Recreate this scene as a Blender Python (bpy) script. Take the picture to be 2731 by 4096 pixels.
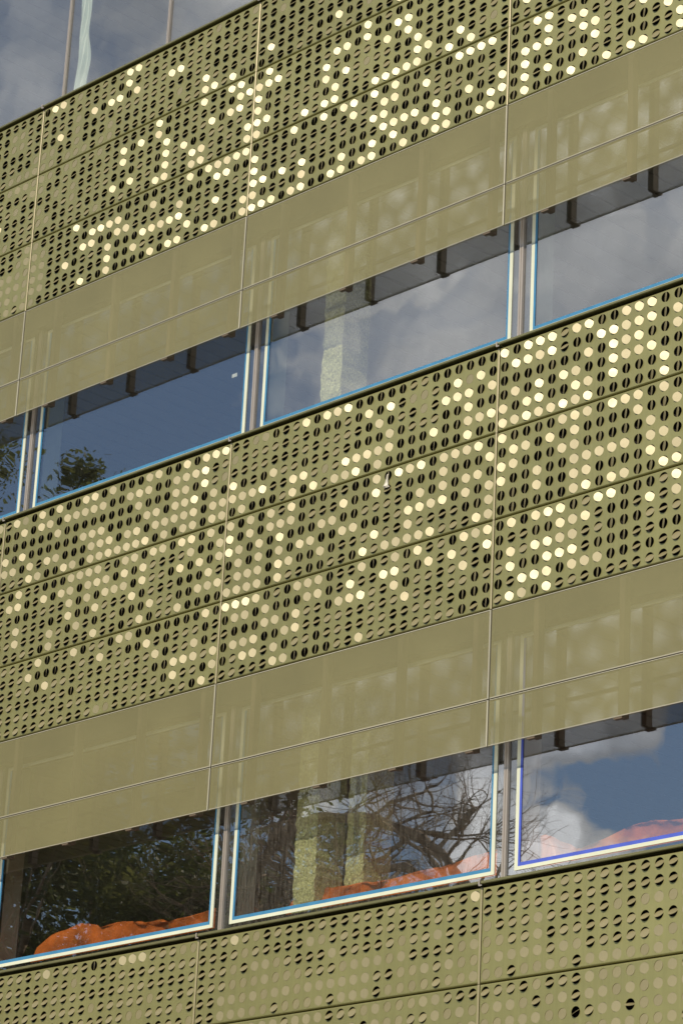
import bpy, bmesh, math, random
import numpy as np
from mathutils import Vector, Matrix, Euler, Quaternion
from mathutils import noise as mnoise

# ------------------------------------------------------------------ clear
for o in list(bpy.data.objects):
    bpy.data.objects.remove(o, do_unlink=True)
scene = bpy.context.scene
COL = scene.collection
rnd = random.Random(7)
R_ = math.radians

S = 2.7                               # width of one facade bay in metres
ZC = 13.577                           # height of the uppermost coping above ground
PER = 1.3833 * S                      # storey height

# ------------------------------------------------------------------ camera
cam_d = bpy.data.cameras.new("Camera")
cam = bpy.data.objects.new("Camera", cam_d)
COL.objects.link(cam)
right = Vector((0.69694538, 0.71550652, 0.04814103))
down = Vector((-0.22117739, 0.27832689, -0.93467358))
fwd = Vector((-0.68216399, 0.64076872, 0.3522325))
m = Matrix((right, -down, -fwd)).transposed().to_4x4()
m.translation = Vector((6.71212276 * S, -4.94044271 * S, 1.65))
cam.matrix_world = m
cam_d.sensor_fit = 'HORIZONTAL'
cam_d.sensor_width = 36.0
cam_d.lens = 36.0 * 11864.8 / 2731.0
cam_d.clip_start = 0.5
cam_d.clip_end = 5000
scene.camera = cam

# ------------------------------------------------------------------ world: sky with clouds
SUN_AZ, SUN_EL = R_(10.0), R_(38.3)    # azimuth measured from the facade normal towards +X
sun_dir = Vector((math.sin(SUN_AZ) * math.cos(SUN_EL), -math.cos(SUN_AZ) * math.cos(SUN_EL), math.sin(SUN_EL)))
world = bpy.data.worlds.new("World")
scene.world = world
world.use_nodes = True
wn, wl = world.node_tree.nodes, world.node_tree.links
wn.clear()
w_out = wn.new('ShaderNodeOutputWorld')
w_bg = wn.new('ShaderNodeBackground')
sky = wn.new('ShaderNodeTexSky')
sky.sky_type = 'NISHITA'
sky.sun_disc = False
sky.sun_elevation = SUN_EL
sky.sun_rotation = math.atan2(sun_dir.x, sun_dir.y)
sky.air_density = 1.0
sky.dust_density = 0.6
sky.ozone_density = 1.5
tc = wn.new('ShaderNodeTexCoord')
mp = wn.new('ShaderNodeMapping')
mp.inputs['Location'].default_value = (15.49797, -2.02372, 1.32862)
mp.inputs['Scale'].default_value = (1.0, 1.0, 1.2)
nz = wn.new('ShaderNodeTexNoise')
nz.inputs['Scale'].default_value = 5.0
nz.inputs['Detail'].default_value = 6.0
nz.inputs['Roughness'].default_value = 0.50
rmp = wn.new('ShaderNodeValToRGB')
rmp.color_ramp.elements[0].position = 0.46
rmp.color_ramp.elements[1].position = 0.68
nz2 = wn.new('ShaderNodeTexNoise')
nz2.inputs['Scale'].default_value = 13.0
nz2.inputs['Detail'].default_value = 6.0
rmp2 = wn.new('ShaderNodeValToRGB')
rmp2.color_ramp.elements[0].position = 0.30
rmp2.color_ramp.elements[1].position = 0.72
rmp2.color_ramp.elements[0].color = (3.8, 4.1, 4.6, 1)
rmp2.color_ramp.elements[1].color = (12.6, 12.4, 12.0, 1)
mx = wn.new('ShaderNodeMixRGB')
wl.new(tc.outputs['Generated'], mp.inputs['Vector'])
wl.new(mp.outputs['Vector'], nz.inputs['Vector'])
wl.new(mp.outputs['Vector'], nz2.inputs['Vector'])
# where the cloud banks and the blue gaps lie (direction, weight, angular size in degrees)
BLOBS = [((-0.7216, -0.5779, 0.3813), -0.30, 2.6), ((-0.7494, -0.5603, 0.3529), -0.20, 2.0), ((-0.7059, -0.5978, 0.38), 0.10, 1.3), ((-0.6838, -0.6142, 0.394), 0.03, 1.8), ((-0.6459, -0.6405, 0.4154), 0.04, 2.6), ((-0.5918, -0.6733, 0.4432), 0.06, 3.0), ((-0.6951, -0.5264, 0.4896), 0.15, 3.0), ((-0.7129, -0.511, 0.4802), -0.10, 1.5), ((-0.6474, -0.7138, 0.2671), 0.20, 1.1), ((-0.656, -0.7113, 0.2524), 0.20, 1.0), ((-0.6257, -0.7306, 0.2734), -0.30, 1.4), ((-0.6236, -0.74, 0.2519), -0.15, 1.2), ((-0.6937, -0.6745, 0.2527), -0.18, 2.0), ((-0.6267, -0.717, 0.3051), 0.42, 1.3), ((-0.6707, -0.6783, 0.3002), 0.34, 1.1), ((-0.7024, -0.6513, 0.2871), 0.30, 1.0), ((-0.589, -0.6566, 0.4711), 0.25, 1.4), ((-0.6493, -0.6185, 0.4426), 0.20, 1.2)]
acc = nz.outputs['Fac']
wpn = wn.new('ShaderNodeTexNoise'); wpn.inputs['Scale'].default_value = 24.0; wpn.inputs['Detail'].default_value = 6.0
wl.new(mp.outputs['Vector'], wpn.inputs['Vector'])
wps = wn.new('ShaderNodeVectorMath'); wps.operation = 'MULTIPLY_ADD'
wps.inputs[1].default_value = (0.14, 0.14, 0.14); wl.new(wpn.outputs['Color'], wps.inputs[0]); wl.new(tc.outputs['Generated'], wps.inputs[2])
wpo = wn.new('ShaderNodeVectorMath'); wpo.operation = 'SUBTRACT'; wpo.inputs[1].default_value = (0.07, 0.07, 0.07); wl.new(wps.outputs[0], wpo.inputs[0])
wpz = wn.new('ShaderNodeVectorMath'); wpz.operation = 'NORMALIZE'; wl.new(wpo.outputs[0], wpz.inputs[0])
for (dv, wt, deg) in BLOBS:
    dp = wn.new('ShaderNodeVectorMath'); dp.operation = 'DOT_PRODUCT'; dp.inputs[1].default_value = dv
    wl.new(wpz.outputs[0], dp.inputs[0])
    mr = wn.new('ShaderNodeMapRange'); mr.interpolation_type = 'SMOOTHSTEP'
    mr.inputs['From Min'].default_value = math.cos(R_(deg * 1.7)); mr.inputs['From Max'].default_value = 1.0
    mr.inputs['To Min'].default_value = 0.0; mr.inputs['To Max'].default_value = wt
    wl.new(dp.outputs['Value'], mr.inputs['Value'])
    ad = wn.new('ShaderNodeMath'); ad.operation = 'ADD'
    wl.new(acc, ad.inputs[0]); wl.new(mr.outputs['Result'], ad.inputs[1])
    acc = ad.outputs[0]
nzf = wn.new('ShaderNodeTexNoise'); nzf.inputs['Scale'].default_value = 19.0; nzf.inputs['Detail'].default_value = 7.0
wl.new(mp.outputs['Vector'], nzf.inputs['Vector'])
mf = wn.new('ShaderNodeMath'); mf.operation = 'MULTIPLY_ADD'; mf.inputs[1].default_value = 0.50; 
wl.new(nzf.outputs['Fac'], mf.inputs[0]); wl.new(acc, mf.inputs[2])
sb = wn.new('ShaderNodeMath'); sb.operation = 'SUBTRACT'; sb.inputs[1].default_value = 0.25
wl.new(mf.outputs[0], sb.inputs[0])
wl.new(sb.outputs[0], rmp.inputs['Fac'])
core = wn.new('ShaderNodeMapRange'); core.interpolation_type = 'SMOOTHSTEP'      # sunlit cores of the cumulus
core.inputs['From Min'].default_value = 0.66; core.inputs['From Max'].default_value = 1.0
core.inputs['To Min'].default_value = 1.0; core.inputs['To Max'].default_value = 1.75
wl.new(sb.outputs[0], core.inputs['Value'])
cmul = wn.new('ShaderNodeVectorMath'); cmul.operation = 'SCALE'
wl.new(rmp2.outputs['Color'], cmul.inputs[0]); wl.new(core.outputs['Result'], cmul.inputs['Scale'])
wl.new(mx.outputs['Color'], w_bg.inputs['Color'])
wl.new(nz2.outputs['Fac'], rmp2.inputs['Fac'])
wl.new(rmp.outputs['Color'], mx.inputs['Fac'])
wl.new(sky.outputs['Color'], mx.inputs['Color1'])
wl.new(cmul.outputs[0], mx.inputs['Color2'])

w_bg.inputs['Strength'].default_value = 0.10
wl.new(w_bg.outputs['Background'], w_out.inputs['Surface'])

# ------------------------------------------------------------------ sun
sl = bpy.data.lights.new("Sun", 'SUN')
sl.energy = 4.0
sl.angle = R_(0.53)
sl.color = (1.0, 0.86, 0.67)
so = bpy.data.objects.new("Sun", sl)
COL.objects.link(so)
so.location = (0, -30, 40)
so.rotation_euler = (-sun_dir).to_track_quat('-Z', 'Y').to_euler()

vs = scene.view_settings
vs.view_transform = 'Standard'
vs.look = 'None'
vs.exposure = 0.0
vs.gamma = 1.0
vs.use_curve_mapping = False
scene.render.engine = 'CYCLES'
scene.cycles.use_denoising = True
scene.cycles.max_bounces = 10
scene.cycles.transparent_max_bounces = 24
scene.cycles.sample_clamp_indirect = 6.0

# ------------------------------------------------------------------ materials
def new_mat(name):
    mt = bpy.data.materials.new(name)
    mt.use_nodes = True
    nt = mt.node_tree
    nt.nodes.clear()
    out = nt.nodes.new('ShaderNodeOutputMaterial')
    return mt, nt, out

def principled(nt, col, rough=0.6, metal=0.0, spec=0.5):
    p = nt.nodes.new('ShaderNodeBsdfPrincipled')
    p.inputs['Base Color'].default_value = (*col, 1)
    p.inputs['Roughness'].default_value = rough
    p.inputs['Metallic'].default_value = metal
    p.inputs['Specular IOR Level'].default_value = spec
    return p

def noise(nt, scale, detail=4, rough=0.5, vec=None, mscale=None):
    t = nt.nodes.new('ShaderNodeTexCoord')
    n = nt.nodes.new('ShaderNodeTexNoise')
    n.inputs['Scale'].default_value = scale
    n.inputs['Detail'].default_value = detail
    n.inputs['Roughness'].default_value = rough
    if mscale:
        mpn = nt.nodes.new('ShaderNodeMapping')
        mpn.inputs['Scale'].default_value = mscale
        nt.links.new(t.outputs['Object'], mpn.inputs['Vector'])
        nt.links.new(mpn.outputs['Vector'], n.inputs['Vector'])
    else:
        nt.links.new(t.outputs['Object'], n.inputs['Vector'])
    return n

def ramp(nt, src, p0, c0, p1, c1):
    r = nt.nodes.new('ShaderNodeValToRGB')
    r.color_ramp.elements[0].position = p0
    r.color_ramp.elements[1].position = p1
    r.color_ramp.elements[0].color = (*c0, 1)
    r.color_ramp.elements[1].color = (*c1, 1)
    nt.links.new(src, r.inputs['Fac'])
    return r

def simple_mat(name, col, rough=0.6, metal=0.0, var=0.12, scale=6.0, bump=0.0, bscale=40.0, spec=0.5):
    mt, nt, out = new_mat(name)
    p = principled(nt, col, rough, metal, spec)
    n = noise(nt, scale, 5)
    lo = tuple(c * (1 - var) for c in col)
    hi = tuple(min(1, c * (1 + var)) for c in col)
    r = ramp(nt, n.outputs['Fac'], 0.3, lo, 0.7, hi)
    nt.links.new(r.outputs['Color'], p.inputs['Base Color'])
    if bump > 0:
        nb = noise(nt, bscale, 6, 0.6)
        b = nt.nodes.new('ShaderNodeBump')
        b.inputs['Strength'].default_value = bump
        b.inputs['Distance'].default_value = 0.02
        nt.links.new(nb.outputs['Fac'], b.inputs['Height'])
        nt.links.new(b.outputs['Normal'], p.inputs['Normal'])
    nt.links.new(p.outputs['BSDF'], out.inputs['Surface'])
    return mt

OLIVE = (0.288, 0.282, 0.113)
def coated_metal(name, col, metal, rough, streak=0.08, spec=0.8):
    mt, nt, out = new_mat(name)
    p = principled(nt, col, rough, metal, spec)
    n1 = noise(nt, 1.1, 4)
    n2 = noise(nt, 3.0, 5, 0.6, mscale=(9.0, 9.0, 0.5))
    add = nt.nodes.new('ShaderNodeMath'); add.operation = 'ADD'
    mul = nt.nodes.new('ShaderNodeMath'); mul.operation = 'MULTIPLY'; mul.inputs[1].default_value = 0.5
    nt.links.new(n1.outputs['Fac'], add.inputs[0]); nt.links.new(n2.outputs['Fac'], add.inputs[1])
    nt.links.new(add.outputs[0], mul.inputs[0])
    r = ramp(nt, mul.outputs[0], 0.35, tuple(c * (1 - streak) for c in col), 0.65, tuple(c * (1 + streak) for c in col))
    nd = noise(nt, 5.0, 6, 0.6, mscale=(14.0, 14.0, 0.9))
    rd = ramp(nt, nd.outputs['Fac'], 0.56, (0, 0, 0), 0.80, (0.30, 0.30, 0.30))
    mxd = nt.nodes.new('ShaderNodeMixRGB')
    mxd.inputs['Color2'].default_value = (0.42, 0.39, 0.24, 1)
    nt.links.new(rd.outputs['Color'], mxd.inputs['Fac']); nt.links.new(r.outputs['Color'], mxd.inputs['Color1'])
    oi_ = nt.nodes.new('ShaderNodeObjectInfo')      # sheets differ a little in tone
    tv = nt.nodes.new('ShaderNodeMapRange'); tv.inputs['To Min'].default_value = 0.94; tv.inputs['To Max'].default_value = 1.07
    nt.links.new(oi_.outputs['Random'], tv.inputs['Value'])
    hs = nt.nodes.new('ShaderNodeHueSaturation')
    nt.links.new(tv.outputs['Result'], hs.inputs['Value']); nt.links.new(mxd.outputs['Color'], hs.inputs['Color'])
    nt.links.new(hs.outputs['Color'], p.inputs['Base Color'])
    n3 = noise(nt, 14.0, 3)
    rr = ramp(nt, n3.outputs['Fac'], 0.3, (rough - 0.03,) * 3, 0.7, (rough + 0.03,) * 3)
    nt.links.new(rr.outputs['Color'], p.inputs['Roughness'])
    nt.links.new(p.outputs['BSDF'], out.inputs['Surface'])
    return mt

M = {}
M['panel'] = coated_metal('olive_coated_metal', OLIVE, 0.48, 0.45, 0.10)
M['disc'] = coated_metal('olive_disc_metal', (0.285, 0.255, 0.135), 0.20, 0.42, 0.06, 0.8)
M['cap'] = coated_metal('coping_metal', (0.165, 0.165, 0.07), 0.3, 0.45)
M['hem'] = coated_metal('pale_metal_hem', (0.46, 0.44, 0.33), 0.3, 0.4)
M['dark'] = simple_mat('black_membrane', (0.012, 0.011, 0.010), 0.8)
M['rail'] = simple_mat('grey_rail', (0.22, 0.20, 0.17), 0.5, 0.4)
M['post'] = simple_mat('brown_steel', (0.16, 0.125, 0.085), 0.5, 0.3)
M['mullion'] = simple_mat('taupe_aluminium', (0.50, 0.45, 0.39), 0.35, 0.5, 0.05)
M['frame'] = simple_mat('charcoal_frame', (0.035, 0.04, 0.045), 0.4)
M['white'] = simple_mat('cream_gasket', (0.66, 0.71, 0.58), 0.6, 0, 0.05)
M['blue'] = simple_mat('blue_tape', (0.045, 0.22, 0.43), 0.6, 0, 0.12, 9.0)
M['blue2'] = simple_mat('deep_blue_tape', (0.07, 0.12, 0.60), 0.6, 0, 0.12, 9.0)
M['pier'] = simple_mat('grey_green_board', (0.60, 0.66, 0.56), 0.8, 0, 0.08)
M['inner_wall'] = simple_mat('grey_plaster', (0.20, 0.20, 0.19), 0.9, 0, 0.2, 0.8)
M['concrete'] = simple_mat('floor_concrete', (0.28, 0.27, 0.25), 0.9, 0, 0.2, 1.5, 0.2)
M['rough'] = simple_mat('rough_render', (0.56, 0.56, 0.29), 0.95, 0, 0.42, 60.0, 0.9, 70.0)
M['ceil'] = simple_mat('pale_ceiling_board', (0.32, 0.31, 0.29), 0.8, 0, 0.1, 2.0)
M['groove'] = simple_mat('ceiling_groove', (0.03, 0.03, 0.035), 0.9)
M['tarp'] = simple_mat('orange_tarpaulin', (0.60, 0.145, 0.025), 0.4, 0, 0.5, 6.0, 0.5, 16.0)
M['paper'] = simple_mat('white_paper', (0.8, 0.8, 0.74), 0.7, 0, 0.03)
M['strip'] = simple_mat('pale_foil', (0.62, 0.60, 0.52), 0.5, 0, 0.1, 30)
M['bark'] = simple_mat('bark', (0.34, 0.25, 0.17), 0.95, 0, 0.35, 8.0, 0.6, 30)
M['asphalt'] = simple_mat('asphalt', (0.05, 0.05, 0.05), 0.9, 0, 0.2, 3.0, 0.2)
M['paving'] = simple_mat('paving', (0.24, 0.23, 0.21), 0.9, 0, 0.2, 2.0, 0.2)

# leaves
mt, nt, out = new_mat('leaf_green')
p = principled(nt, (0.07, 0.10, 0.025), 0.5)
oi = noise(nt, 1.3, 3)
r = ramp(nt, oi.outputs['Fac'], 0.3, (0.07, 0.10, 0.03), 0.7, (0.20, 0.21, 0.06))
nt.links.new(r.outputs['Color'], p.inputs['Base Color'])
tr = nt.nodes.new('ShaderNodeBsdfTranslucent')
nt.links.new(r.outputs['Color'], tr.inputs['Color'])
ms = nt.nodes.new('ShaderNodeMixShader'); ms.inputs[0].default_value = 0.55
nt.links.new(p.outputs['BSDF'], ms.inputs[1]); nt.links.new(tr.outputs['BSDF'], ms.inputs[2])
nt.links.new(ms.outputs[0], out.inputs['Surface'])
M['leaf'] = mt

# perforated sheet: round holes on a hexagonal lattice, 6.2 mm pitch
def perforated(name, col, pitch=0.0062, hole=0.292):
    mt, nt, out = new_mat(name)
    L = nt.links
    t = nt.nodes.new('ShaderNodeTexCoord')
    sp = nt.nodes.new('ShaderNodeSeparateXYZ')
    L.new(t.outputs['Object'], sp.inputs[0])
    def mth(op, a, b=None):
        n = nt.nodes.new('ShaderNodeMath'); n.operation = op
        for i, v in enumerate((a, b)):
            if v is None: continue
            if isinstance(v, (int, float)): n.inputs[i].default_value = v
            else: L.new(v, n.inputs[i])
        return n.outputs[0]
    u = mth('MULTIPLY', sp.outputs['X'], 1.0 / pitch)
    v = mth('MULTIPLY', sp.outputs['Z'], 1.0 / (pitch * 1.732))
    def lat(off):
        a = mth('SUBTRACT', mth('FRACT', mth('ADD', u, off)), 0.5)
        b = mth('MULTIPLY', mth('SUBTRACT', mth('FRACT', mth('ADD', v, off)), 0.5), 1.732)
        return mth('SQRT', mth('ADD', mth('MULTIPLY', a, a), mth('MULTIPLY', b, b)))
    d = mth('MINIMUM', lat(0.0), lat(0.5))
    hol = mth('LESS_THAN', d, hole)
    p = principled(nt, col, 0.42, 0.3, 0.5)
    n1 = noise(nt, 1.5, 5)
    r = ramp(nt, n1.outputs['Fac'], 0.3, tuple(c * 0.92 for c in col), 0.7, tuple(c * 1.08 for c in col))
    L.new(r.outputs['Color'], p.inputs['Base Color'])
    tr = nt.nodes.new('ShaderNodeBsdfTransparent')
    ms = nt.nodes.new('ShaderNodeMixShader')
    L.new(hol, ms.inputs[0]); L.new(p.outputs['BSDF'], ms.inputs[1]); L.new(tr.outputs['BSDF'], ms.inputs[2])
    L.new(ms.outputs[0], out.inputs['Surface'])
    return mt
M['mesh'] = perforated('perforated_olive_sheet', (0.328, 0.306, 0.148))

# coated glass: outer face mirrors more than the inner ones, with a little dust
def glass(name, refl, dust=0.05, tint=(0.80, 0.86, 0.82)):
    mt, nt, out = new_mat(name)
    L = nt.links
    tr = nt.nodes.new('ShaderNodeBsdfTransparent'); tr.inputs['Color'].default_value = (*tint, 1)
    gl = nt.nodes.new('ShaderNodeBsdfGlossy'); gl.inputs['Roughness'].default_value = 0.0
    gl.inputs['Color'].default_value = (0.95, 0.97, 1.0, 1)
    n = noise(nt, 1.3, 2)
    b = nt.nodes.new('ShaderNodeBump'); b.inputs['Strength'].default_value = 0.042; b.inputs['Distance'].default_value = 0.05
    L.new(n.outputs['Fac'], b.inputs['Height']); L.new(b.outputs['Normal'], gl.inputs['Normal'])
    fr = nt.nodes.new('ShaderNodeLayerWeight'); fr.inputs['Blend'].default_value = 0.5
    pw = nt.nodes.new('ShaderNodeMath'); pw.operation = 'POWER'; pw.inputs[1].default_value = 5.0
    L.new(fr.outputs['Facing'], pw.inputs[0])
    ad = nt.nodes.new('ShaderNodeMath'); ad.operation = 'MULTIPLY_ADD'; ad.use_clamp = True
    ad.inputs[1].default_value = 1.0 - refl; ad.inputs[2].default_value = refl
    L.new(pw.outputs[0], ad.inputs[0])
    ms = nt.nodes.new('ShaderNodeMixShader')
    L.new(ad.outputs[0], ms.inputs[0]); L.new(tr.outputs[0], ms.inputs[1]); L.new(gl.outputs[0], ms.inputs[2])
    if dust > 0:
        df = nt.nodes.new('ShaderNodeBsdfDiffuse'); df.inputs['Color'].default_value = (0.5, 0.48, 0.42, 1)
        nd = noise(nt, 7.0, 8, 0.7, mscale=(9, 9, 0.9))
        rd = ramp(nt, nd.outputs['Fac'], 0.40, (0.0,) * 3, 0.80, (dust,) * 3)
        m2 = nt.nodes.new('ShaderNodeMixShader')
        L.new(rd.outputs['Color'], m2.inputs[0]); L.new(ms.outputs[0], m2.inputs[1]); L.new(df.outputs[0], m2.inputs[2])
        L.new(m2.outputs[0], out.inputs['Surface'])
    else:
        L.new(ms.outputs[0], out.inputs['Surface'])
    return mt
M['glass_out'] = glass('coated_glass_outer', 0.32, 0.025, (0.93, 0.96, 0.93))
M['glass_dusty'] = glass('dusty_glass_outer', 0.28, 0.18, (0.93, 0.96, 0.93))
M['glass_in'] = glass('clear_glass_inner', 0.05, 0.0, (0.97, 0.98, 0.97))

mt, nt, out = new_mat('translucent_film')
p = principled(nt, (0.80, 0.88, 0.80), 0.35)
tr = nt.nodes.new('ShaderNodeBsdfTranslucent'); tr.inputs['Color'].default_value = (0.75, 0.85, 0.77, 1)
ms = nt.nodes.new('ShaderNodeMixShader'); ms.inputs[0].default_value = 0.35
nt.links.new(p.outputs[0], ms.inputs[1]); nt.links.new(tr.outputs[0], ms.inputs[2]); nt.links.new(ms.outputs[0], out.inputs['Surface'])
M['film'] = mt

# ------------------------------------------------------------------ mesh helpers
class MB:
    """collects faces, links them as ONE mesh object"""
    def __init__(self):
        self.v = []; self.f = []; self.mi = []; self.sm = []
    def quad(self, a, b, c, d, mi=0, sm=False):
        n = len(self.v); self.v += [a, b, c, d]; self.f.append((n, n + 1, n + 2, n + 3)); self.mi.append(mi); self.sm.append(sm)
    def box(self, x0, x1, y0, y1, z0, z1, mi=0, front=None):
        n = len(self.v)
        self.v += [(x0, y0, z0), (x1, y0, z0), (x1, y1, z0), (x0, y1, z0), (x0, y0, z1), (x1, y0, z1), (x1, y1, z1), (x0, y1, z1)]
        for k, q in enumerate(((0, 1, 5, 4), (1, 2, 6, 5), (2, 3, 7, 6), (3, 0, 4, 7), (4, 5, 6, 7), (3, 2, 1, 0))):
            self.f.append(tuple(n + i for i in q)); self.mi.append(front if (front is not None and k == 0) else mi); self.sm.append(False)
    def build(self, name, mats, parent=None, loc=(0, 0, 0)):
        me = bpy.data.meshes.new(name)
        me.from_pydata([tuple(p) for p in self.v], [], self.f)
        if not isinstance(mats, (list, tuple)): mats = [mats]
        for mm in mats: me.materials.append(mm)
        me.polygons.foreach_set('material_index', self.mi)
        me.polygons.foreach_set('use_smooth', self.sm)
        me.update()
        return link(name, me, parent, loc)

def link(name, me, parent=None, loc=(0, 0, 0)):
    o = bpy.data.objects.new(name, me)
    COL.objects.link(o)
    o.location = loc
    if parent is not None: o.parent = parent
    return o

def empty(name, loc=(0, 0, 0), parent=None):
    o = bpy.data.objects.new(name, None); COL.objects.link(o); o.location = loc
    if parent is not None: o.parent = parent
    return o

def tag(o, label=None, cat=None, group=None, kind=None):
    if label: o['label'] = label
    if cat: o['category'] = cat
    if group: o['group'] = group
    if kind: o['kind'] = kind
    return o

def tray_edges(mb, x0, x1, z0, z1, r, depth, segs=4):
    """rounded folded edges round a sheet whose flat face spans x0..x1, z0..z1 at y=0 (outwards = -y)"""
    prof = [(r * math.sin(math.pi / 2 * k / segs), r * (1 - math.cos(math.pi / 2 * k / segs))) for k in range(segs + 1)]
    def loop(o, y):
        return [(x0 - o, y, z0 - o), (x1 + o, y, z0 - o), (x1 + o, y, z1 + o), (x0 - o, y, z1 + o)]
    for s in range(4):
        e = (s + 1) % 4
        n = len(mb.v)
        for (o, y) in prof:
            L = loop(o, y); mb.v += [L[s], L[e]]
        for k in range(segs):
            a = n + 2 * k
            mb.f.append((a, a + 2, a + 3, a + 1)); mb.mi.append(0); mb.sm.append(True)
        L1, L2 = loop(r, r), loop(r, depth)
        mb.quad(L1[s], L2[s], L2[e], L1[e])

# ------------------------------------------------------------------ ground
g = MB()
g.quad((-600, -600, 0), (600, -600, 0), (600, 600, 0), (-600, 600, 0))
tag(g.build('ground', M['asphalt']), kind='structure')
g = MB()
g.box(-30, 40, -4.0, -0.3, 0.004, 0.13)
tag(g.build('pavement', M['paving']), kind='structure')

# ------------------------------------------------------------------ the building
B = empty('office_building')
tag(B, 'olive metal clad office building with rows of tilted punched discs and ribbon windows', 'building')

HR = 0.0352                          # radius of a punched hole
ROW0, ROWP, SUBP = -0.0265 * S, 0.0380 * S, 0.2313 * S
COL0, COLP = 0.0203 * S, 0.0400 * S
def band_z(b): return ZC - b * PER
def hole_pos(b, c, s, rr, cc):
    return Vector((c * S + COL0 + COLP * cc, 0.0, band_z(b) + ROW0 - SUBP * s - ROWP * rr))

PAT = {}
def P(b, c, s, rows): PAT[(b, c, s)] = rows
P(1, 1, 0, ["hhFLVhHBVBbWVVVVVHHVVVVVV", "FhHHHhHhVVVHVBVWhFFHVBFBV", "hhHHhhhHhHHHhVbVHhFhBBBVb", "WVhVbHHVhhHhVVVbVHHHVVBVV", "bbbWhhBBHFHWBBbbVVVBVVbbB", "VbVVVHBVBHbbWVbVVVVVVVBVV"])
P(1, 1, 1, ["bVbVbhBVVVhhVVbVWbWVbbbBV", "WVbVbbbVHhhBVVWhhVVVbVVVB", "WbVbVWVVVbbVVHHHhVbVbVbbV", "VbVbVbVBbVVbbVVhHBBbBVbVb", "hbbbVBbVVbVhhHWHhbHhhhVVb", "bbbbVBHhVVHhVWHbbbbBHHhBb"])
P(1, 1, 2, ["WWWBVHVbbbVhhbVhbVBhHVBbB", "VbbVbVVVbbVhWhhWWHVBhBHhW", "hVVVbbVBHhVbBWHhBVHHhHBhV", "VbbBVVbBhhHHhhHhHBHhhHHVH", "VHBBhbVHHVhHhhHHhhHHHhVVV", "hHhhhBbVVVVHhBHHhhHHHHVhV"])
P(1, 2, 0, ["WVWWWHbWVVbBWVV", "VWBbWhVVWWbBWVb", "VVVVVVVbVWbBVVb", "VbVWVBbVVWbbBVV", "bVBWVVBbVWVVVWV", "BbWbbWbWVVVVVWV"])
P(1, 2, 1, ["BVVVVbBbVWbbVbV", "VBbVBVbVVVVbVVb", "BbVVVbbVVVVVbVV", "BVVbVVbbbbbVbbV", "VVVbVVbbVVVVBVb", "VVVVVVbWVBbVVWW"])
P(1, 2, 2, ["VBVBWWVHWWVVVHW", "VhhVVBbBhVVhWhb", "VBHWWbbhHVVVHhH", "HWVVWWWhVVVhhVV", "VhWWWVbbbVVhVhH", "HWbVWhHhVhhhHhh"])
P(1, 0, 0, ["hBLVBVBVVBBVbVVVbbVVBVBBW", "VVBVBbVbbbbbVVbbbVVbbbWhH", "VVVVVVbVVVVVVVVbVVVbbVWHF", "BVBVVVVVVbbbVVVVbbVbbWVbV", "bbVBhBbVVVbbBVbBVbbbbbVbb", "hHhBbVVBbVbbBbbBBVbVbbVbb"])
P(1, 0, 1, ["hVBhhVVVbbbbhVbbVBbVBBVbV", "hBBVhBVBbVbBbVBVBHhhHbVVb", "HhVVhHhhbVbVBbbVBHHVBVBVb", "hhBhhhVhBVVBHhhBVHhhVVVBh", "hHBhhhbHVbhVhHVVVBHHVVbbB", "hhhHhVbhhhhBhhVHBVHHbVVVV"])
P(1, 0, 2, ["hHHhhBVhhBVHHVBbVVVVVVVBV", "hhhHBVVVhhHhBhHVVBhVhHHVh", "hhhHHVBHHhHhhHHHhHBVhHbVh", "hhHhhhhHhVHHhhhhhHVVBBBHB", "hHhHHhHhhHHhhHhHHhHVBhHVb", "hHhHhhHhHhhHLFhhHHhHhHVBh"])
P(0, 0, 0, ["VWbhFhhHhHBBHHhhhhhHFhhhF", "hhhhHHhHHVBhHhHhhHHHhhhhH", "HhHhFhbVBBVbHHHBBHHhhHHHH", "hhbhFhhHhHHHHHHhhhHHhhhhH", "FFhhFhhhFhhhhhHhFhHBHhhHh", "FFhFFFhFFhhhhHhHhHHbBHBVV"])
P(0, 0, 1, ["LFhFFhHFhhhhhhWVhhhBhhWWV", "FhhHhhhhHhBVBhbVhhHhhhVbW", "hhFHFhhHHhBhhhhBhhhHBVbWH", "FhhHFhHHHhhVHhVBHBVhHHhHh", "FFhhHHhhhBVBhHVbHhBbHhHhB", "hhhhHhHFhhHhHhBbhhbbHhhhb"])
P(0, 0, 2, ["FhhhhWhhhhVVhVVhhhBVbbbBB", "LFhhhhVWWbbVhVbVhhVVhWBVV", "LLhhhhBBVVbbhhhhhbVhhhhHH", "LLhhBVhHhbVVVBbbBWhHhWhhh", "LLhhhhhhhBVVbHhhVHBVhhhhb", "FhhhhhWhVbVVVVbVBBhhWbVVb"])
pad = "hHhhhFhHhhhFhhHhhhh"
P(0, -1, 0, [pad + t for t in ("hhhhhH", "hhFFHh", "hhFFHh", "hhhhHh", "hhHhhF", "hHFFFL")])
P(0, -1, 1, [pad + t for t in ("hhFLLF", "hHhhHL", "hhHFhh", "hBhhhH", "hhhhHH", "hhFhHH")])
P(0, -1, 2, [pad + t for t in ("hhhhHL", "hhhhFL", "hhLLFF", "hLLLLF", "hFFLFF", "hhhLHL")])
P(0, 1, 0, ["hhhhhhhhhh", "hhFhhhhhhh", "hhhhhhHhhh", "hhhhhhhhhhhh", "hWhhhHVVbVhFhh", "VhhhHhhHhHhhhh"])
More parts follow.
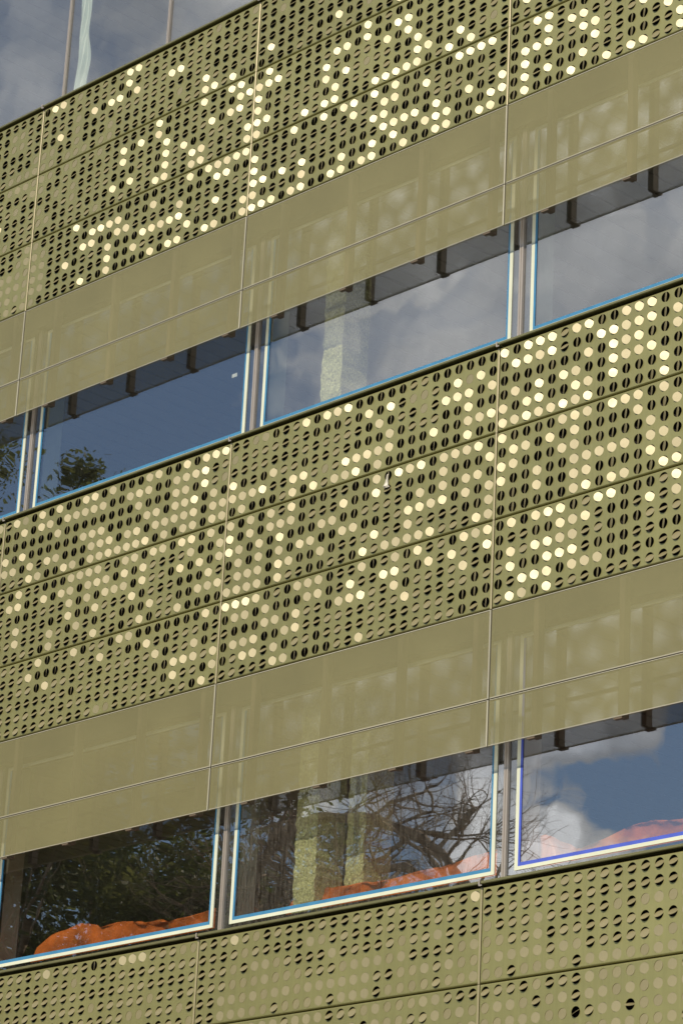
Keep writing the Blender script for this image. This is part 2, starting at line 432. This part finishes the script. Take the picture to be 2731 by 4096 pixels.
P(0, 1, 1, ["VWhhhhhhhVVBVHVVVhhhhh", "bBWHhhhHWbVWVVBWVhhhhh", "WVhhhhhWHVHHhbVbVhhhhh", "bVhHhHVbVWHFHHhVbhhVhhhHh", "WBhhHhHVbhHHhHVhWbVhBhHFh", "bVhhHWHWBhhhWWWbbVHBVbhhh"])
P(0, 1, 2, ["VhhhBVVWVbBVWVbVVhhVBWBWh", "WhhhVhhhHhbHhbbVVBHVVVVhh", "WVhhHhHHhHhhWbVVVVHHHVHHh", "WWVWhWhhhVVVhWbbWVWVVbVhB", "bVhhVbVVVBVVWVWVVbWbVVVWB", "WWBVbBVVBbVbBVVbVVBbVVBbV"])
P(0, 2, 1, ["h", "h", "h", "h", "VWhhhh", "hHhhhh"])
P(0, 2, 2, ["VHBWhVV", "hVhWhWWhH", "VBWWHHWbHhHW", "VBVhVVVWHhVVhW", "VWhWVVBHhHVVhhb", "VBVVVBVVWHWWHHW"])
P(2, 1, 0, ["HhHBHFhHhhhHhhHHhHHHhHHhB", "hhhHFHhhhhLFhHhhHHhhhHHhh", "hHHFhLLFHhhhLhHhhHFHHLhhh", "hHHFFFLFFFHHHFLLLFLhhhHFL", "hhLLFLFLLFLLLLLLHhFFLHLFF", "hhLLLFFHFFFLhLLLhFFFFHFFL"])
P(2, 1, 1, ["hLFLFLLLHLLLhHHFLFFFLLHhh", "FLLFLLFLLFLLLFLhLFFHHLFLF", "LLFLFLLFLFLLFLLFFLFLLFLFL"])
P(2, 2, 0, ["hhhHhHHHHHhhhhh", "hhHHHHHhHhHhhhh", "FhHHLHhhHhFhFLF", "FFHHLhHHhHhHhhh", "FLLLLHLFhHhHHLF", "FFhFFLFhLLLFFLL"])
P(2, 2, 1, ["hHHhFhHhLFFFLFL", "FLLFhFLhLLFLFLL", "FFLLLFFXHLLxFFL", "LFLFLFLFFFLLFFL"])
P(2, 0, 0, ["hhhhhHHhHBhHHhVhhBBBHHHFF", "hhhhHHhhhHHhFhHhhHhhHhHHH", "hhhhhhhhHhHhHhhhhHHHhhhhH", "hhhhhhhHhhHHHhFhHHHHFhHhH", "hHhhHhhHhhHHhHhhHHFFHHHFh", "hHhhHhhHhhHHhHhhHhFLhhHhF"])

def state(b, c, s, rr, cc):
    rows = PAT.get((b, c, s))
    if rows and rr < len(rows) and cc < len(rows[rr]):
        return rows[rr][cc]
    rg = random.Random(b * 7919 + c * 977 + s * 131 + rr * 31 + cc)
    if b == 0: return rg.choice("hhhhHHVb")
    if b == 1: return rg.choice("VVVbbHhhB")
    return rg.choice("LLFFLFHh")

def disc_quat(st, rg):
    """rotation of a disc (its rest normal is -y, in the sheet)"""
    j = lambda a: rg.uniform(-a, a)
    ez = ex = 0.0
    if st == 'W': ez, ex = 28.5 + j(1.4), 6.5 + j(1.2)
    elif st == 'B': ez, ex = 28 + j(1.2), 3 + j(1.0)
    elif st == 'b': ez, ex = 27.5 + j(1.4), 0.3 + j(1.0)
    elif st == 'L': ez, ex = 9 + j(2), 1 + j(1)
    elif st == 'F': ez, ex = -2 + j(1.5), 2 + j(1.5)
    elif st == 'V': ez, ex = -38 + j(4.5), 0 + j(2)
    elif st == 'H': ez, ex = 0 + j(2), 25 + j(3.5)
    elif st == 'h': ez, ex = -2 + j(3), 41 + j(5)
    elif st == 'X': return Euler((R_(-62), R_(-24), 0)).to_quaternion()
    elif st == 'x': return Euler((R_(-66), R_(10), 0)).to_quaternion()
    # ez: turn to the right (+x), ex: turn upwards
    return Quaternion((0, 0, 1), R_(ez)) @ Quaternion((1, 0, 0), R_(-ex))

SEG = 24
DR, DT = HR - 0.0006, 0.0022
ring = [(math.cos(2 * math.pi * k / SEG), math.sin(2 * math.pi * k / SEG)) for k in range(SEG)]
disc_v = [(DR * a, -DT / 2, DR * b) for a, b in ring] + [(DR * a, DT / 2, DR * b) for a, b in ring]
disc_f = [tuple(range(SEG)), tuple(range(2 * SEG - 1, SEG - 1, -1))]
disc_f += [(k, SEG + k, SEG + (k + 1) % SEG, (k + 1) % SEG) for k in range(SEG)]
disc_me = bpy.data.meshes.new('disc')
disc_me.from_pydata(disc_v, [], disc_f)
disc_me.materials.append(M['disc'])
disc_me.update()
disc_np = np.array(disc_v)

# the unit cell with a round hole
sq = []
for a, b in ring:
    k = 1.0 / max(abs(a), abs(b)); sq.append((a * k, b * k))

def spandrel(b, c, s):
    """one punched sheet: 25 x 6 holes with rims, folded edges; local origin = lower left corner of the bay's sheet"""
    mb = MB()
    gap = 0.005
    X0, X1 = c * S + gap, (c + 1) * S - gap
    ztop = band_z(b) + ROW0 - SUBP * s + SUBP / 2 - (5 * ROWP) / 2 + ROWP * 0 
    zc_first = band_z(b) + ROW0 - SUBP * s
    zc_last = zc_first - 5 * ROWP
    marg = (SUBP - 5 * ROWP) / 2
    Z1, Z0 = zc_first + marg - 0.004, zc_last - marg + 0.004
    if s == 0: Z1 = band_z(b) - 0.0085 * S
    r = 0.010
    fx0, fx1, fz0, fz1 = X0 + r, X1 - r, Z0 + r, Z1 - r
    ox, oz = X0, Z0
    xs = [fx0] + [c * S + COL0 + COLP * (k + 0.5) for k in range(24)] + [fx1]
    zs = [fz1] + [zc_first - ROWP * (k + 0.5) for k in range(5)] + [fz0]
    for rr in range(6):
        for cc in range(25):
            hx, hz = c * S + COL0 + COLP * cc, zc_first - ROWP * rr
            xa, xb, za, zb = xs[cc], xs[cc + 1], zs[rr + 1], zs[rr]
            n = len(mb.v)
            for k in range(SEG):
                a, d = ring[k]; u, v = sq[k]
                px = hx + (u * (xb - hx) if u > 0 else u * (hx - xa))
                pz = hz + (v * (zb - hz) if v > 0 else v * (hz - za))
                mb.v.append((px - ox, 0, pz - oz))
                mb.v.append((hx + HR * a - ox, 0, hz + HR * d - oz))
                mb.v.append((hx + HR * a - ox, 0.003, hz + HR * d - oz))
            for k in range(SEG):
                e = (k + 1) % SEG
                mb.f.append((n + 3 * k, n + 3 * e, n + 3 * e + 1, n + 3 * k + 1)); mb.mi.append(0); mb.sm.append(False)
                mb.f.append((n + 3 * k + 1, n + 3 * e + 1, n + 3 * e + 2, n + 3 * k + 2)); mb.mi.append(0); mb.sm.append(False)
    tray_edges(mb, fx0 - ox, fx1 - ox, fz0 - oz, fz1 - oz, r, 0.035)
    return mb.build('spandrel_panel', M['panel'], B, (ox, 0, oz)), Vector((ox, 0, oz))

def in_frame(pt):
    d = pt - cam.matrix_world.translation
    z = d.dot(fwd); u = d.dot(right) / z * 11864.8 / 1365.5; v = d.dot(down) / z * 11864.8 / 2048
    return abs(u) < 1.0 and abs(v) < 1.0, z

discs = []
for b in (0, 1, 2):
    for c in ((-1, 0, 1, 2) if b < 2 else (0, 1, 2)):
        for s in range(3):
            po, off = spandrel(b, c, s)
            for rr in range(6):
                for cc in range(25):
                    pos = hole_pos(b, c, s, rr, cc)
                    rg = random.Random(b * 99991 + (c + 5) * 3571 + s * 523 + rr * 41 + cc)
                    st = state(b, c, s, rr, cc)
                    q = disc_quat(st, rg)
                    vis, depth = in_frame(pos)
                    off_y = 0.0015
                    discs.append((not vis, depth, pos + Vector((0, off_y, 0)), q, po, off))
discs.sort(key=lambda t: (t[0], t[1]))
for (nv, dp, pos, q, po, off) in discs[:300]:
    d = bpy.data.objects.new('disc', disc_me)
    COL.objects.link(d)
    d.parent = po
    d.location = pos - off
    d.rotation_mode = 'QUATERNION'
    d.rotation_quaternion = q
allv, allf = [], []
for k, (nv, dp, pos, q, po, off) in enumerate(discs[300:]):
    Rm = np.array(q.to_matrix())
    allv.append(disc_np @ Rm.T + np.array(pos))
    base = k * len(disc_v)
    allf += [tuple(base + i for i in fc) for fc in disc_f]
me = bpy.data.meshes.new('punched_discs')
me.from_pydata(np.concatenate(allv).tolist(), [], allf)
me.materials.append(M['disc']); me.update()
tag(link('punched_discs', me, B), kind='stuff')

# ------------------------------------------------------------------ coping, screens, rails, backing
COLS = range(-2, 4)
for b in (0, 1, 2):
    zb = band_z(b)
    for c in COLS:
        mb = MB()
        x0, x1 = c * S + 0.002, (c + 1) * S - 0.004
        # front lip, sloping top, drip edge
        prof = [(-0.013, -0.002), (-0.017, 0.002), (-0.017, 0.014), (-0.013, 0.0185), (0.160, 0.030), (0.160, 0.010), (-0.008, 0.003), (-0.008, -0.002)]
        n = len(mb.v)
        for x in (x0, x1):
            mb.v += [(x - x0, y, z) for (y, z) in prof]
        k = len(prof)
        for i in range(k):
            j = (i + 1) % k
            mb.f.append((n + i, n + j, n + k + j, n + k + i)); mb.mi.append(0); mb.sm.append(False)
        mb.f.append(tuple(n + i for i in range(k - 1, -1, -1))); mb.mi.append(0); mb.sm.append(False)
        mb.f.append(tuple(n + k + i for i in range(k))); mb.mi.append(0); mb.sm.append(False)
        mb.build('coping', M['cap'], B, (x0, 0, zb))
        # small bright connector clip at the coping joint
        mb = MB()
        mb.box(-0.010, 0.002, -0.023, -0.0175, -0.012, 0.022)
        mb.box(-0.008, 0.018, -0.022, -0.0173, -0.016, -0.008)
        mb.build('coping_clip', M['mullion'], B, (c * S - 0.004, 0, zb))
        # perforated screens hanging in front of the glass
        for (za, zd, tabs) in ((-0.7012, -0.9286, False), (-0.9310, -1.0473, True)):
            mb = MB()
            r = 0.006; gp = 0.006
            X0, X1, Z1, Z0 = c * S + gp, (c + 1) * S - gp, zb + za * S - 0.003, zb + zd * S + 0.003
            mb.quad((r, 0, r), (X1 - X0 - r, 0, r), (X1 - X0 - r, 0, Z1 - Z0 - r), (r, 0, Z1 - Z0 - r))
            tray_edges(mb, r, X1 - X0 - r, r, Z1 - Z0 - r, r, 0.028)
            mb.build('perforated_screen', M['mesh'], B, (X0, 0.001, Z0))
        # solid hems along the screen edges
        for (zz, lo, hi) in ((-0.7012, -0.0075, 0.0), (-0.9286, 0.0, 0.0085), (-0.9310, -0.006, 0.0), (-1.0473, 0.0, 0.007)):
            mb = MB()
            n = len(mb.v)
            a = [(-0.0012, lo), (-0.0012, hi - 0.002), (0.0012, hi), (0.004, hi), (0.004, lo)]
            for x in (0.012, S - 0.012):
                mb.v += [(x, y, z) for (y, z) in a]
            for i in range(5):
                j = (i + 1) % 5
                mb.f.append((n + i, n + j, n + 5 + j, n + 5 + i)); mb.mi.append(0); mb.sm.append(False)
            mb.build('screen_hem', M['hem'], B, (c * S, 0, zb + zz * S))
        mb = MB(); mb.box(0.012, S - 0.012, 0.012, 0.020, -0.012, 0.012); mb.build('joint_shade_strip', M['dark'], B, (c * S, 0, zb - 0.9298 * S))  # black strip added behind the open joint, stands in for its shade
        # chamfered bead on the right edge of each bay, turned to the right
        for (ba, bb, mat_) in [(-0.0085, -0.2365, 'panel'), (-0.2378, -0.4678, 'panel'), (-0.4691, -0.6995, 'panel'), (-0.7015, -0.9285, 'mesh'), (-0.9312, -1.0470, 'mesh')]:
            mb = MB()
            n = len(mb.v)
            pr = [(-0.012, -0.0012), (-0.0052, 0.0000), (-0.0005, 0.0027), (-0.0005, 0.020), (-0.012, 0.020)] if mat_ == 'panel' else [(-0.011, -0.0012), (-0.006, -0.0008), (-0.0008, 0.0002), (-0.0008, 0.020), (-0.011, 0.020)]
            for z in (ba * S, bb * S):
                mb.v += [(x, y, z) for (x, y) in pr]
            for i in range(5):
                j = (i + 1) % 5
                mb.f.append((n + i, n + 5 + i, n + 5 + j, n + j)); mb.mi.append(0); mb.sm.append(False)
            mb.build('edge_bead', M['disc' if mat_ == 'panel' else 'hem'], B, ((c + 1) * S, 0, zb))
        # posts behind the screens, with a foot tab below
        for fx in (0.14, 0.41, 0.68, 0.94):
            mb = MB()
            h = 0.345 * S
            mb.box(-0.022, 0.022, 0.0, 0.055, 0.0, h)
            mb.box(-0.034, 0.034, -0.028, 0.002, -0.014, 0.0)
            mb.build('screen_post', M['post'], B, (c * S + fx * S, 0.030, zb - 1.0473 * S))
        # rail behind the joint of the sheets
        mb = MB(); mb.box(-0.016, 0.016, 0.0, 0.03, 0, 0.68 * S); mb.build('panel_rail', M['rail'], B, (c * S + 0.062, 0.055, zb - 0.695 * S))
    # dark backing wall of the spandrel
    mb = MB(); mb.box(-2 * S, 4 * S, 0.0, 0.20, -0.748 * S, 0.026); mb.build('spandrel_backing', M['dark'], B, (0, 0.110, zb - 0.004))

# ------------------------------------------------------------------ windows
YG = 0.062 * S
GLZ0, GLZ1 = 0.012 * S, (1.3833 - 0.748) * S      # glazing bottom and top above each coping
for b in (0, 1, 2):
    zb = band_z(b)
    top = b == 0
    for c in range(-2, 4):
        xm0, xm1 = (c + 0.0125) * S, (c + 1.0125) * S
        half = 0.5 if top else 1.0
        for part in range(2 if top else 1):
            xa = xm0 + part * 0.5 * S; xb = xa + half * S
            z0, z1 = zb + GLZ0, zb + GLZ1 + (0.5 * S if top else 0)
            w = empty('window', (xa, YG, z0), B)
            mb = MB(); mb.box(0.004, xb - xa - 0.004, 0.0, 0.010, 0.0, z1 - z0, 1, 0)
            mb.build('pane', [M['glass_dusty'] if (b == 2 and c == 1) else M['glass_out'], M['glass_in']], w)
            if not top:
                e = 0.0378 * S; hw = 0.0055 * S; yw = -0.006
                L = xb - xa; zb0 = 0.0383 * S - GLZ0; zt = z1 - z0 - 0.03
                mb = MB()
                mb.box(e - hw, e + hw, yw, yw + 0.0055, zb0, zt)
                mb.box(L - e - hw, L - e + hw, yw, yw + 0.0055, zb0, zt)
                mb.box(e + hw, L - e - hw, yw, yw + 0.0055, zb0, zb0 + 0.024)
                mb.box(e + hw, L - e - hw, yw, yw + 0.0055, zt - 0.024, zt)
                mb.build('gasket', M['white'], w)
                tw = 0.0062 * S
                a0 = e + hw; a1 = L - e - hw; t0 = zb0 + 0.024
                mb = MB()
                mb.box(a0, a0 + tw, yw + 0.001, yw + 0.0055, t0, zt - 0.03)
                mb.box(a1 - tw, a1, yw + 0.001, yw + 0.0055, t0, zt - 0.03)
                mb.box(a0 + tw, a1 - tw, yw + 0.001, yw + 0.0055, t0, t0 + 0.024)
                mb.build('masking_tape', M['blue2'] if (b == 2 and c == 2) else M['blue'], w)
                mb = MB()   # dark frame behind the glass edge
                mb.box(0.0, e - hw - 0.001, 0.016, 0.06, 0, z1 - z0)
                mb.box(L - e + hw + 0.001, L, 0.016, 0.06, 0, z1 - z0)
                mb.box(e - hw - 0.001, L - e + hw + 0.001, 0.016, 0.06, 0, zb0 - 0.001)
                mb.build('frame', M['frame'], w)
            # mullion: flat cover cap with a fine groove
            mb = MB()
            mw = 0.018 if not top else 0.012
            mb.box(-mw, -0.002, -0.016, 0.0, 0, z1 - z0)
            mb.box(0.002, mw, -0.016, 0.0, 0, z1 - z0)
            mb.box(-0.002, 0.002, -0.010, 0.0, 0, z1 - z0)
            mb.build('mullion', M['mullion'], w)
        if not top:
            # pale board closing the pier behind each mullion
            mb = MB(); mb.box(-0.075, 0.075, 0.0, 0.19, 0.0, GLZ1 - 0.02)
            mb.build('pier_board', M['pier'], B, (xm0, 0.078 * S, zb + GLZ0))

# ------------------------------------------------------------------ floors, ceilings, inner walls
XL, XR, YB = -2 * S, 4 * S, 7.0
for b in (0, 1, 2):
    zb = band_z(b)
    mb = MB(); mb.box(XL, XR, 0.32, YB, -0.30, -0.012); mb.build('floor_slab', M['concrete'], B, (0, 0, zb - 0.15 * S + 0.012))
    zc = zb + GLZ1 + (0.5 * S if b == 0 else 0.02)
    # boarded ceiling: boards run into the building, open joints between them
    bw = 0.067 * S
    n = int((XR - XL) / bw)
    bd = MB(); bd.box(0, bw - 0.016, 0.0, YB - 0.36, 0.0, 0.02)
    first = bd.build('ceiling_board', M['ceil'], B, (XL, 0.33, zc))
    for k in range(1, n):
        o = first.copy(); COL.objects.link(o); o.location = (XL + k * bw, 0.33, zc)
    mb = MB(); mb.box(XL, XR, 0.32, YB, 0.03, 0.10); mb.build('ceiling_slab', M['groove'], B, (0, 0, zc))
    mb = MB(); mb.box(XL, XR, YB, YB + 0.2, -0.15 * S, zc - zb + 0.1); mb.build('rear_wall', M['inner_wall'], B, (0, 0, zb))
    for xx in (XL - 0.2, XR):
        mb = MB(); mb.box(0, 0.2, 0.11, YB, -0.75 * S, zc - zb + 0.1); mb.build('end_wall', M['inner_wall'], B, (xx, 0, zb))
    if b > 0:
        # rough rendered piers standing just inside the glass
        for (xa, xb_, yy) in ((1.222, 1.302, 0.115), (1.350, 1.415, 0.175))[:b]:
            bm = bmesh.new()
            nx, nzz = 10, 60
            zz0, zz1 = -0.15 * S + 0.012, zc - zb
            rg = random.Random(int(xa * 1000) + b)
            def col_pt(i, k, front):
                x = xa * S + (xb_ - xa) * S * i / nx; z = zz0 + (zz1 - zz0) * k / nzz
                e = rg.uniform(-1, 1) * 0.006
                y = yy * S + (rg.uniform(-0.008, 0.008) if front else 0.26)
                if i in (0, nx): x += e
                return (x, y, z + zb)
            F = [[bm.verts.new(col_pt(i, k, True)) for i in range(nx + 1)] for k in range(nzz + 1)]
            for k in range(nzz):
                for i in range(nx):
                    bm.faces.new((F[k][i], F[k][i + 1], F[k + 1][i + 1], F[k + 1][i]))
            Lb = [bm.verts.new((F[k][0].co.x, yy * S + 0.26, F[k][0].co.z)) for k in range(nzz + 1)]
            Rb = [bm.verts.new((F[k][nx].co.x, yy * S + 0.26, F[k][nx].co.z)) for k in range(nzz + 1)]
            for k in range(nzz):
                bm.faces.new((Lb[k], F[k][0], F[k + 1][0], Lb[k + 1]))
                bm.faces.new((F[k][nx], Rb[k], Rb[k + 1], F[k + 1][nx]))
                bm.faces.new((Rb[k], Lb[k], Lb[k + 1], Rb[k + 1]))
            me = bpy.data.meshes.new('rough_pier'); bm.to_mesh(me); bm.free(); me.materials.append(M['rough'])
            link('rough_pier', me, B)
# roof over the top storey
zr = band_z(0) + GLZ1 + 0.5 * S
mb = MB(); mb.box(XL - 0.2, XR + 0.2, -0.03, YB + 0.2, 0.10, 0.5); mb.build('roof', M['cap'], B, (0, 0, zr))
# plinth down to the ground
mb = MB(); mb.box(XL - 0.2, XR + 0.2, 0.05, YB + 0.2, 0.0, band_z(2) - 0.76 * S); mb.build('plinth_wall', M['inner_wall'], B, (0, 0, 0))

# ------------------------------------------------------------------ things behind the glass
def tarp(xa, xb_, height_fn, label, yfront=0.36, yback=0.95, seed=1, z0=None):
    rg = random.Random(seed)
    ph = [(rg.uniform(4, 30), rg.uniform(3, 14), rg.uniform(0, 6.3), rg.uniform(0.3, 1)) for _ in range(9)]
    nx, ny = 90, 30
    bm = bmesh.new()
    G = []
    for j in range(ny + 1):
        v = j / ny
        row = []
        for i in range(nx + 1):
            u = i / nx
            x = xa + (xb_ - xa) * u
            et = min(1.0, min(u, 1 - u) / 0.10); h = height_fn(u) * (0.35 + 0.65 * et * et * (3 - 2 * et))
            q1 = Vector((x * 2.2 + seed * 7.3, v * 3.5, seed))
            wr = 0.050 * mnoise.fractal(q1, 1.0, 2.0, 4) + 0.020 * abs(mnoise.noise(Vector((x * 5 + v * 6, v * 9, seed + 3.3))))
            # rises steeply at the front, rolls over, lies flat, falls at the back
            t = v * 3.0
            if t < 1.0:
                y, z = yfront + 0.03 * math.sin(t * 1.57), h * math.sin(t * 1.57)
            elif t < 2.0:
                y, z = yfront + 0.03 + (yback - yfront) * (t - 1.0), h * (1.0 - 0.05 * math.sin((t - 1) * 3.14))
            else:
                y, z = yback + 0.03 + 0.03 * math.sin((t - 2) * 1.57), h * math.cos((t - 2.0) * 1.57)
            row.append(bm.verts.new((x + wr * 0.6, y + wr * 1.2, max(0.0, z + wr * min(1, z * 4)) + z0)))
        G.append(row)
    for j in range(ny):
        for i in range(nx):
            fcs = bm.faces.new((G[j][i], G[j][i + 1], G[j + 1][i + 1], G[j + 1][i])); fcs.smooth = True
    me = bpy.data.meshes.new('tarpaulin'); bm.to_mesh(me); bm.free(); me.materials.append(M['tarp'])
    o = link('tarpaulin', me)
    md = o.modifiers.new('thickness', 'SOLIDIFY'); md.thickness = 0.004
    return tag(o, label, 'tarpaulin', 'orange tarpaulins behind the lowest windows')
zf = band_z(2) - 0.15 * S + 0.012
bump = lambda u, c, w: math.exp(-((u - c) / w) ** 2)
Sill = 0.15 * S + 0.053 * S
tarp(0.02 * S, 1.09 * S, lambda u: Sill + 0.115 + 0.10 * bump(u, 0.27, 0.09) + 0.05 * bump(u, 0.16, 0.05) + 0.06 * bump(u, 0.45, 0.12) - 0.05 * bump(u, 0.0, 0.08) + 0.05 * u, 'crumpled orange tarpaulin heaped behind the window showing reflected trees', seed=3, z0=zf)
tarp(1.10 * S, 2.16 * S, lambda u: Sill + 0.105 + 0.10 * u + 0.02 * math.sin(u * 9), 'orange tarpaulin sloping behind the window with the rough yellow pier', seed=5, z0=zf)
tarp(2.06 * S, 3.15 * S, lambda u: Sill + 0.085 + 0.10 * bump(u, 0.30, 0.12) + 0.02 * u, 'peaked orange tarpaulin behind the window reflecting the bright cloud', seed=8, z0=zf)

# hanging plastic film behind the top window
rg = random.Random(4)
bm = bmesh.new()
nx, nz_ = 16, 60
G = []
for k in range(nz_ + 1):
    t = k / nz_
    row = []
    for i in range(nx + 1):
        u = i / nx
        wd = 0.165 + 0.02 * math.sin(t * 7.0) - 0.035 * max(0, 0.25 - t) * 4
        x = 0.105 + 0.02 * t + u * wd + 0.010 * math.sin(t * 23 + 1) * u
        y = 0.078 * S + 0.014 * math.sin(u * 9 + t * 5) + 0.010 * math.sin(u * 17 - t * 11) * (1.4 - t)
        row.append(bm.verts.new((x, y, band_z(0) + 0.03 + t * 1.55)))
    G.append(row)
for k in range(nz_):
    for i in range(nx):
        fcs = bm.faces.new((G[k][i], G[k][i + 1], G[k + 1][i + 1], G[k + 1][i])); fcs.smooth = True
me = bpy.data.meshes.new('plastic_film'); bm.to_mesh(me); bm.free(); me.materials.append(M['film'])
o = link('plastic_film', me)
md = o.modifiers.new('thickness', 'SOLIDIFY'); md.thickness = 0.002
tag(o, 'long crumpled strip of pale green plastic film hanging inside the top window', 'plastic film')

# paper label stuck on the inside of a pane
mb = MB(); mb.box(0, 0.058, 0, 0.0015, 0, 0.030)
o = mb.build('paper_label', M['paper'], None, (0.905 * S, YG + 0.0125, band_z(0) - 1.150 * S))
tag(o, 'small white paper label stuck on the deep blue window pane', 'label')

# torn strip dangling from one punched hole
hp = hole_pos(1, 1, 1, 0, 15)
bm = bmesh.new()
prof = [(-0.004, 0.004, 0.014, 0.002), (-0.003, 0.006, 0.0, -0.010), (-0.006, 0.008, -0.028, -0.012), (-0.014, 0.012, -0.058, -0.014), (-0.020, 0.020, -0.082, -0.022), (-0.018, 0.030, -0.094, -0.012)]
rows = []
for (xa, xb_, z, y) in prof:
    rows.append([bm.verts.new((hp.x + xa - z * -0.05, y, hp.z + z)), bm.verts.new((hp.x + (xa + xb_) / 2, y - 0.008, hp.z + z - 0.004)), bm.verts.new((hp.x + xb_, y + 0.003, hp.z + z + 0.002))])
for k in range(len(rows) - 1):
    for i in range(2):
        bm.faces.new((rows[k][i], rows[k + 1][i], rows[k + 1][i + 1], rows[k][i + 1]))
me = bpy.data.meshes.new('torn_strip'); bm.to_mesh(me); bm.free(); me.materials.append(M['strip'])
o = link('torn_strip', me)
md = o.modifiers.new('thickness', 'SOLIDIFY'); md.thickness = 0.0015
tag(o, 'torn pale foil strip dangling from a punched hole in the middle cladding', 'foil strip')

# ------------------------------------------------------------------ trees facing the building (seen mirrored in the glass)
def limb(mb, a, b_, ra, rb, n=7):
    a, b_ = Vector(a), Vector(b_)
    d = (b_ - a).normalized()
    x = d.orthogonal().normalized(); y = d.cross(x)
    k0 = len(mb.v)
    for (c_, r) in ((a, ra), (b_, rb)):
        for i in range(n):
            t = 2 * math.pi * i / n
            mb.v.append(tuple(c_ + x * (r * math.cos(t)) + y * (r * math.sin(t))))
    for i in range(n):
        j = (i + 1) % n
        mb.f.append((k0 + i, k0 + j, k0 + n + j, k0 + n + i)); mb.mi.append(0); mb.sm.append(True)

def branch(mb, rg, a, d, length, r, depth, tips, spread=0.6, up=0.15):
    segs = 4
    p = Vector(a); dd = Vector(d).normalized()
    for s in range(segs):
        nd = (dd + Vector((rg.uniform(-1, 1), rg.uniform(-1, 1), rg.uniform(-1, 1) + up)) * 0.16).normalized()
        q = p + nd * (length / segs)
        r2 = r * (1 - 0.45 / segs * (s + 1))
        limb(mb, p, q, r * (1 - 0.45 / segs * s), r2, 7 if r > 0.03 else 4)
        p, dd = q, nd
        if depth > 0 and s >= 1:
            for _ in range(2 if s == segs - 1 else 1):
                nd2 = (dd + Vector((rg.uniform(-1, 1), rg.uniform(-1, 1), rg.uniform(-0.7, 1))) * spread).normalized()
                branch(mb, rg, p, nd2, length * rg.uniform(0.55, 0.8), r2 * 0.62, depth - 1, tips, spread, up)
    tips.append(p.copy())

def leafy(name, label, base, h, cen, rad, n, seed):
    rg = random.Random(seed)
    root = empty(name, base)
    mb = MB(); tips = []
    limb(mb, (0, 0, 0), (0.05, 0, h * 0.35), 0.26, 0.20, 10)
    c0 = Vector(cen) - Vector(base)
    for k in range(7):
        d = Vector((rg.uniform(-1, 1), rg.uniform(-1, 1), rg.uniform(0.5, 1.4)))
        branch(mb, rg, (0.05, 0, h * 0.34), d, h * 0.20, 0.10, 2, tips)
    mb.build('trunk', M['bark'], root)
    vv, ff = [], []
    clumps = []
    while len(clumps) < 150:
        p = Vector((rg.gauss(0, 0.55), rg.gauss(0, 0.55), rg.gauss(0, 0.55)))
        if p.length < 1.05: clumps.append((Vector((p.x * rad[0], p.y * rad[1], p.z * rad[2])) + c0, rg.uniform(0.28, 0.75)))
    for k in range(n):
        cpt, cr = clumps[rg.randrange(len(clumps))]
        p = cpt + Vector((rg.gauss(0, 0.5), rg.gauss(0, 0.5), rg.gauss(0, 0.42))) * cr
        nrm = Vector((rg.uniform(-1, 1), rg.uniform(-1, 1), rg.uniform(-0.3, 1))).normalized()
        x = nrm.orthogonal().normalized()
        x = Quaternion(nrm, rg.uniform(0, 6.28)) @ x
        y = nrm.cross(x)
        s = rg.uniform(0.035, 0.065)
        b0 = len(vv)
        vv += [tuple(p - x * s), tuple(p + y * s * 0.45), tuple(p + x * s), tuple(p - y * s * 0.45)]
        ff.append((b0, b0 + 1, b0 + 2, b0 + 3))
    me = bpy.data.meshes.new('crown'); me.from_pydata(vv, [], ff); me.materials.append(M['leaf']); me.update()
    tag(link('crown', me, root), kind='stuff')
    return tag(root, label, 'tree')
leafy('leafy_tree', 'tall leafy tree facing the building, mirrored in the left windows', (-13.8, -10.6, 0), 16, (-14.3, -10.6, 12.6), (3.0, 2.5, 4.7), 90000, 11)
leafy('leafy_tree', 'lower leafy tree facing the building, mirrored in the lowest left window', (-10.0, -11.4, 0), 11, (-9.9, -11.2, 9.2), (2.6, 2.2, 2.4), 50000, 23)
root = empty('bare_tree', (-7.75, -9.3, 0))
mb = MB(); tips = []; rg = random.Random(5)
limb(mb, (0, 0, 0), (0.1, 0.0, 9.3), 0.30, 0.17, 12)
def arc(pts, r0, r1, tw):
    for k in range(len(pts) - 1):
        t0, t1 = k / (len(pts) - 1), (k + 1) / (len(pts) - 1)
        a_, b_ = Vector(pts[k]), Vector(pts[k + 1])
        limb(mb, a_, b_, r0 + (r1 - r0) * t0, r0 + (r1 - r0) * t1, 10)
        for _ in range(tw):
            d = (b_ - a_).normalized() * rg.uniform(-0.2, 0.8) + Vector((rg.uniform(-1, 1), rg.uniform(-0.8, 0.8), rg.uniform(-1.2, 0.9)))
            branch(mb, rg, a_.lerp(b_, rg.random()), d, rg.uniform(0.5, 1.0), 0.028, 3, tips, 0.8, -0.05)
arc([(0.1, 0, 9.2), (0.25, 0, 9.9), (0.7, 0.05, 10.33), (1.5, 0.1, 10.44), (2.3, 0.1, 10.32), (3.1, 0.05, 9.96), (3.75, 0, 9.34), (4.1, 0, 8.6)], 0.11, 0.04, 5)
arc([(0.1, 0, 9.0), (0.6, -0.5, 9.7), (1.2, -0.8, 10.0), (1.9, -0.9, 9.95), (2.6, -0.9, 9.6), (3.0, -0.9, 9.0)], 0.07, 0.03, 6)
arc([(0.1, 0, 8.6), (0.7, 0.4, 9.1), (1.4, 0.7, 9.5), (2.2, 0.8, 9.5), (2.9, 0.8, 9.1)], 0.06, 0.025, 6)
mb.build('trunk', M['bark'], root)
tag(root, 'leafless branching tree facing the building, mirrored in the lowest middle window', 'tree')
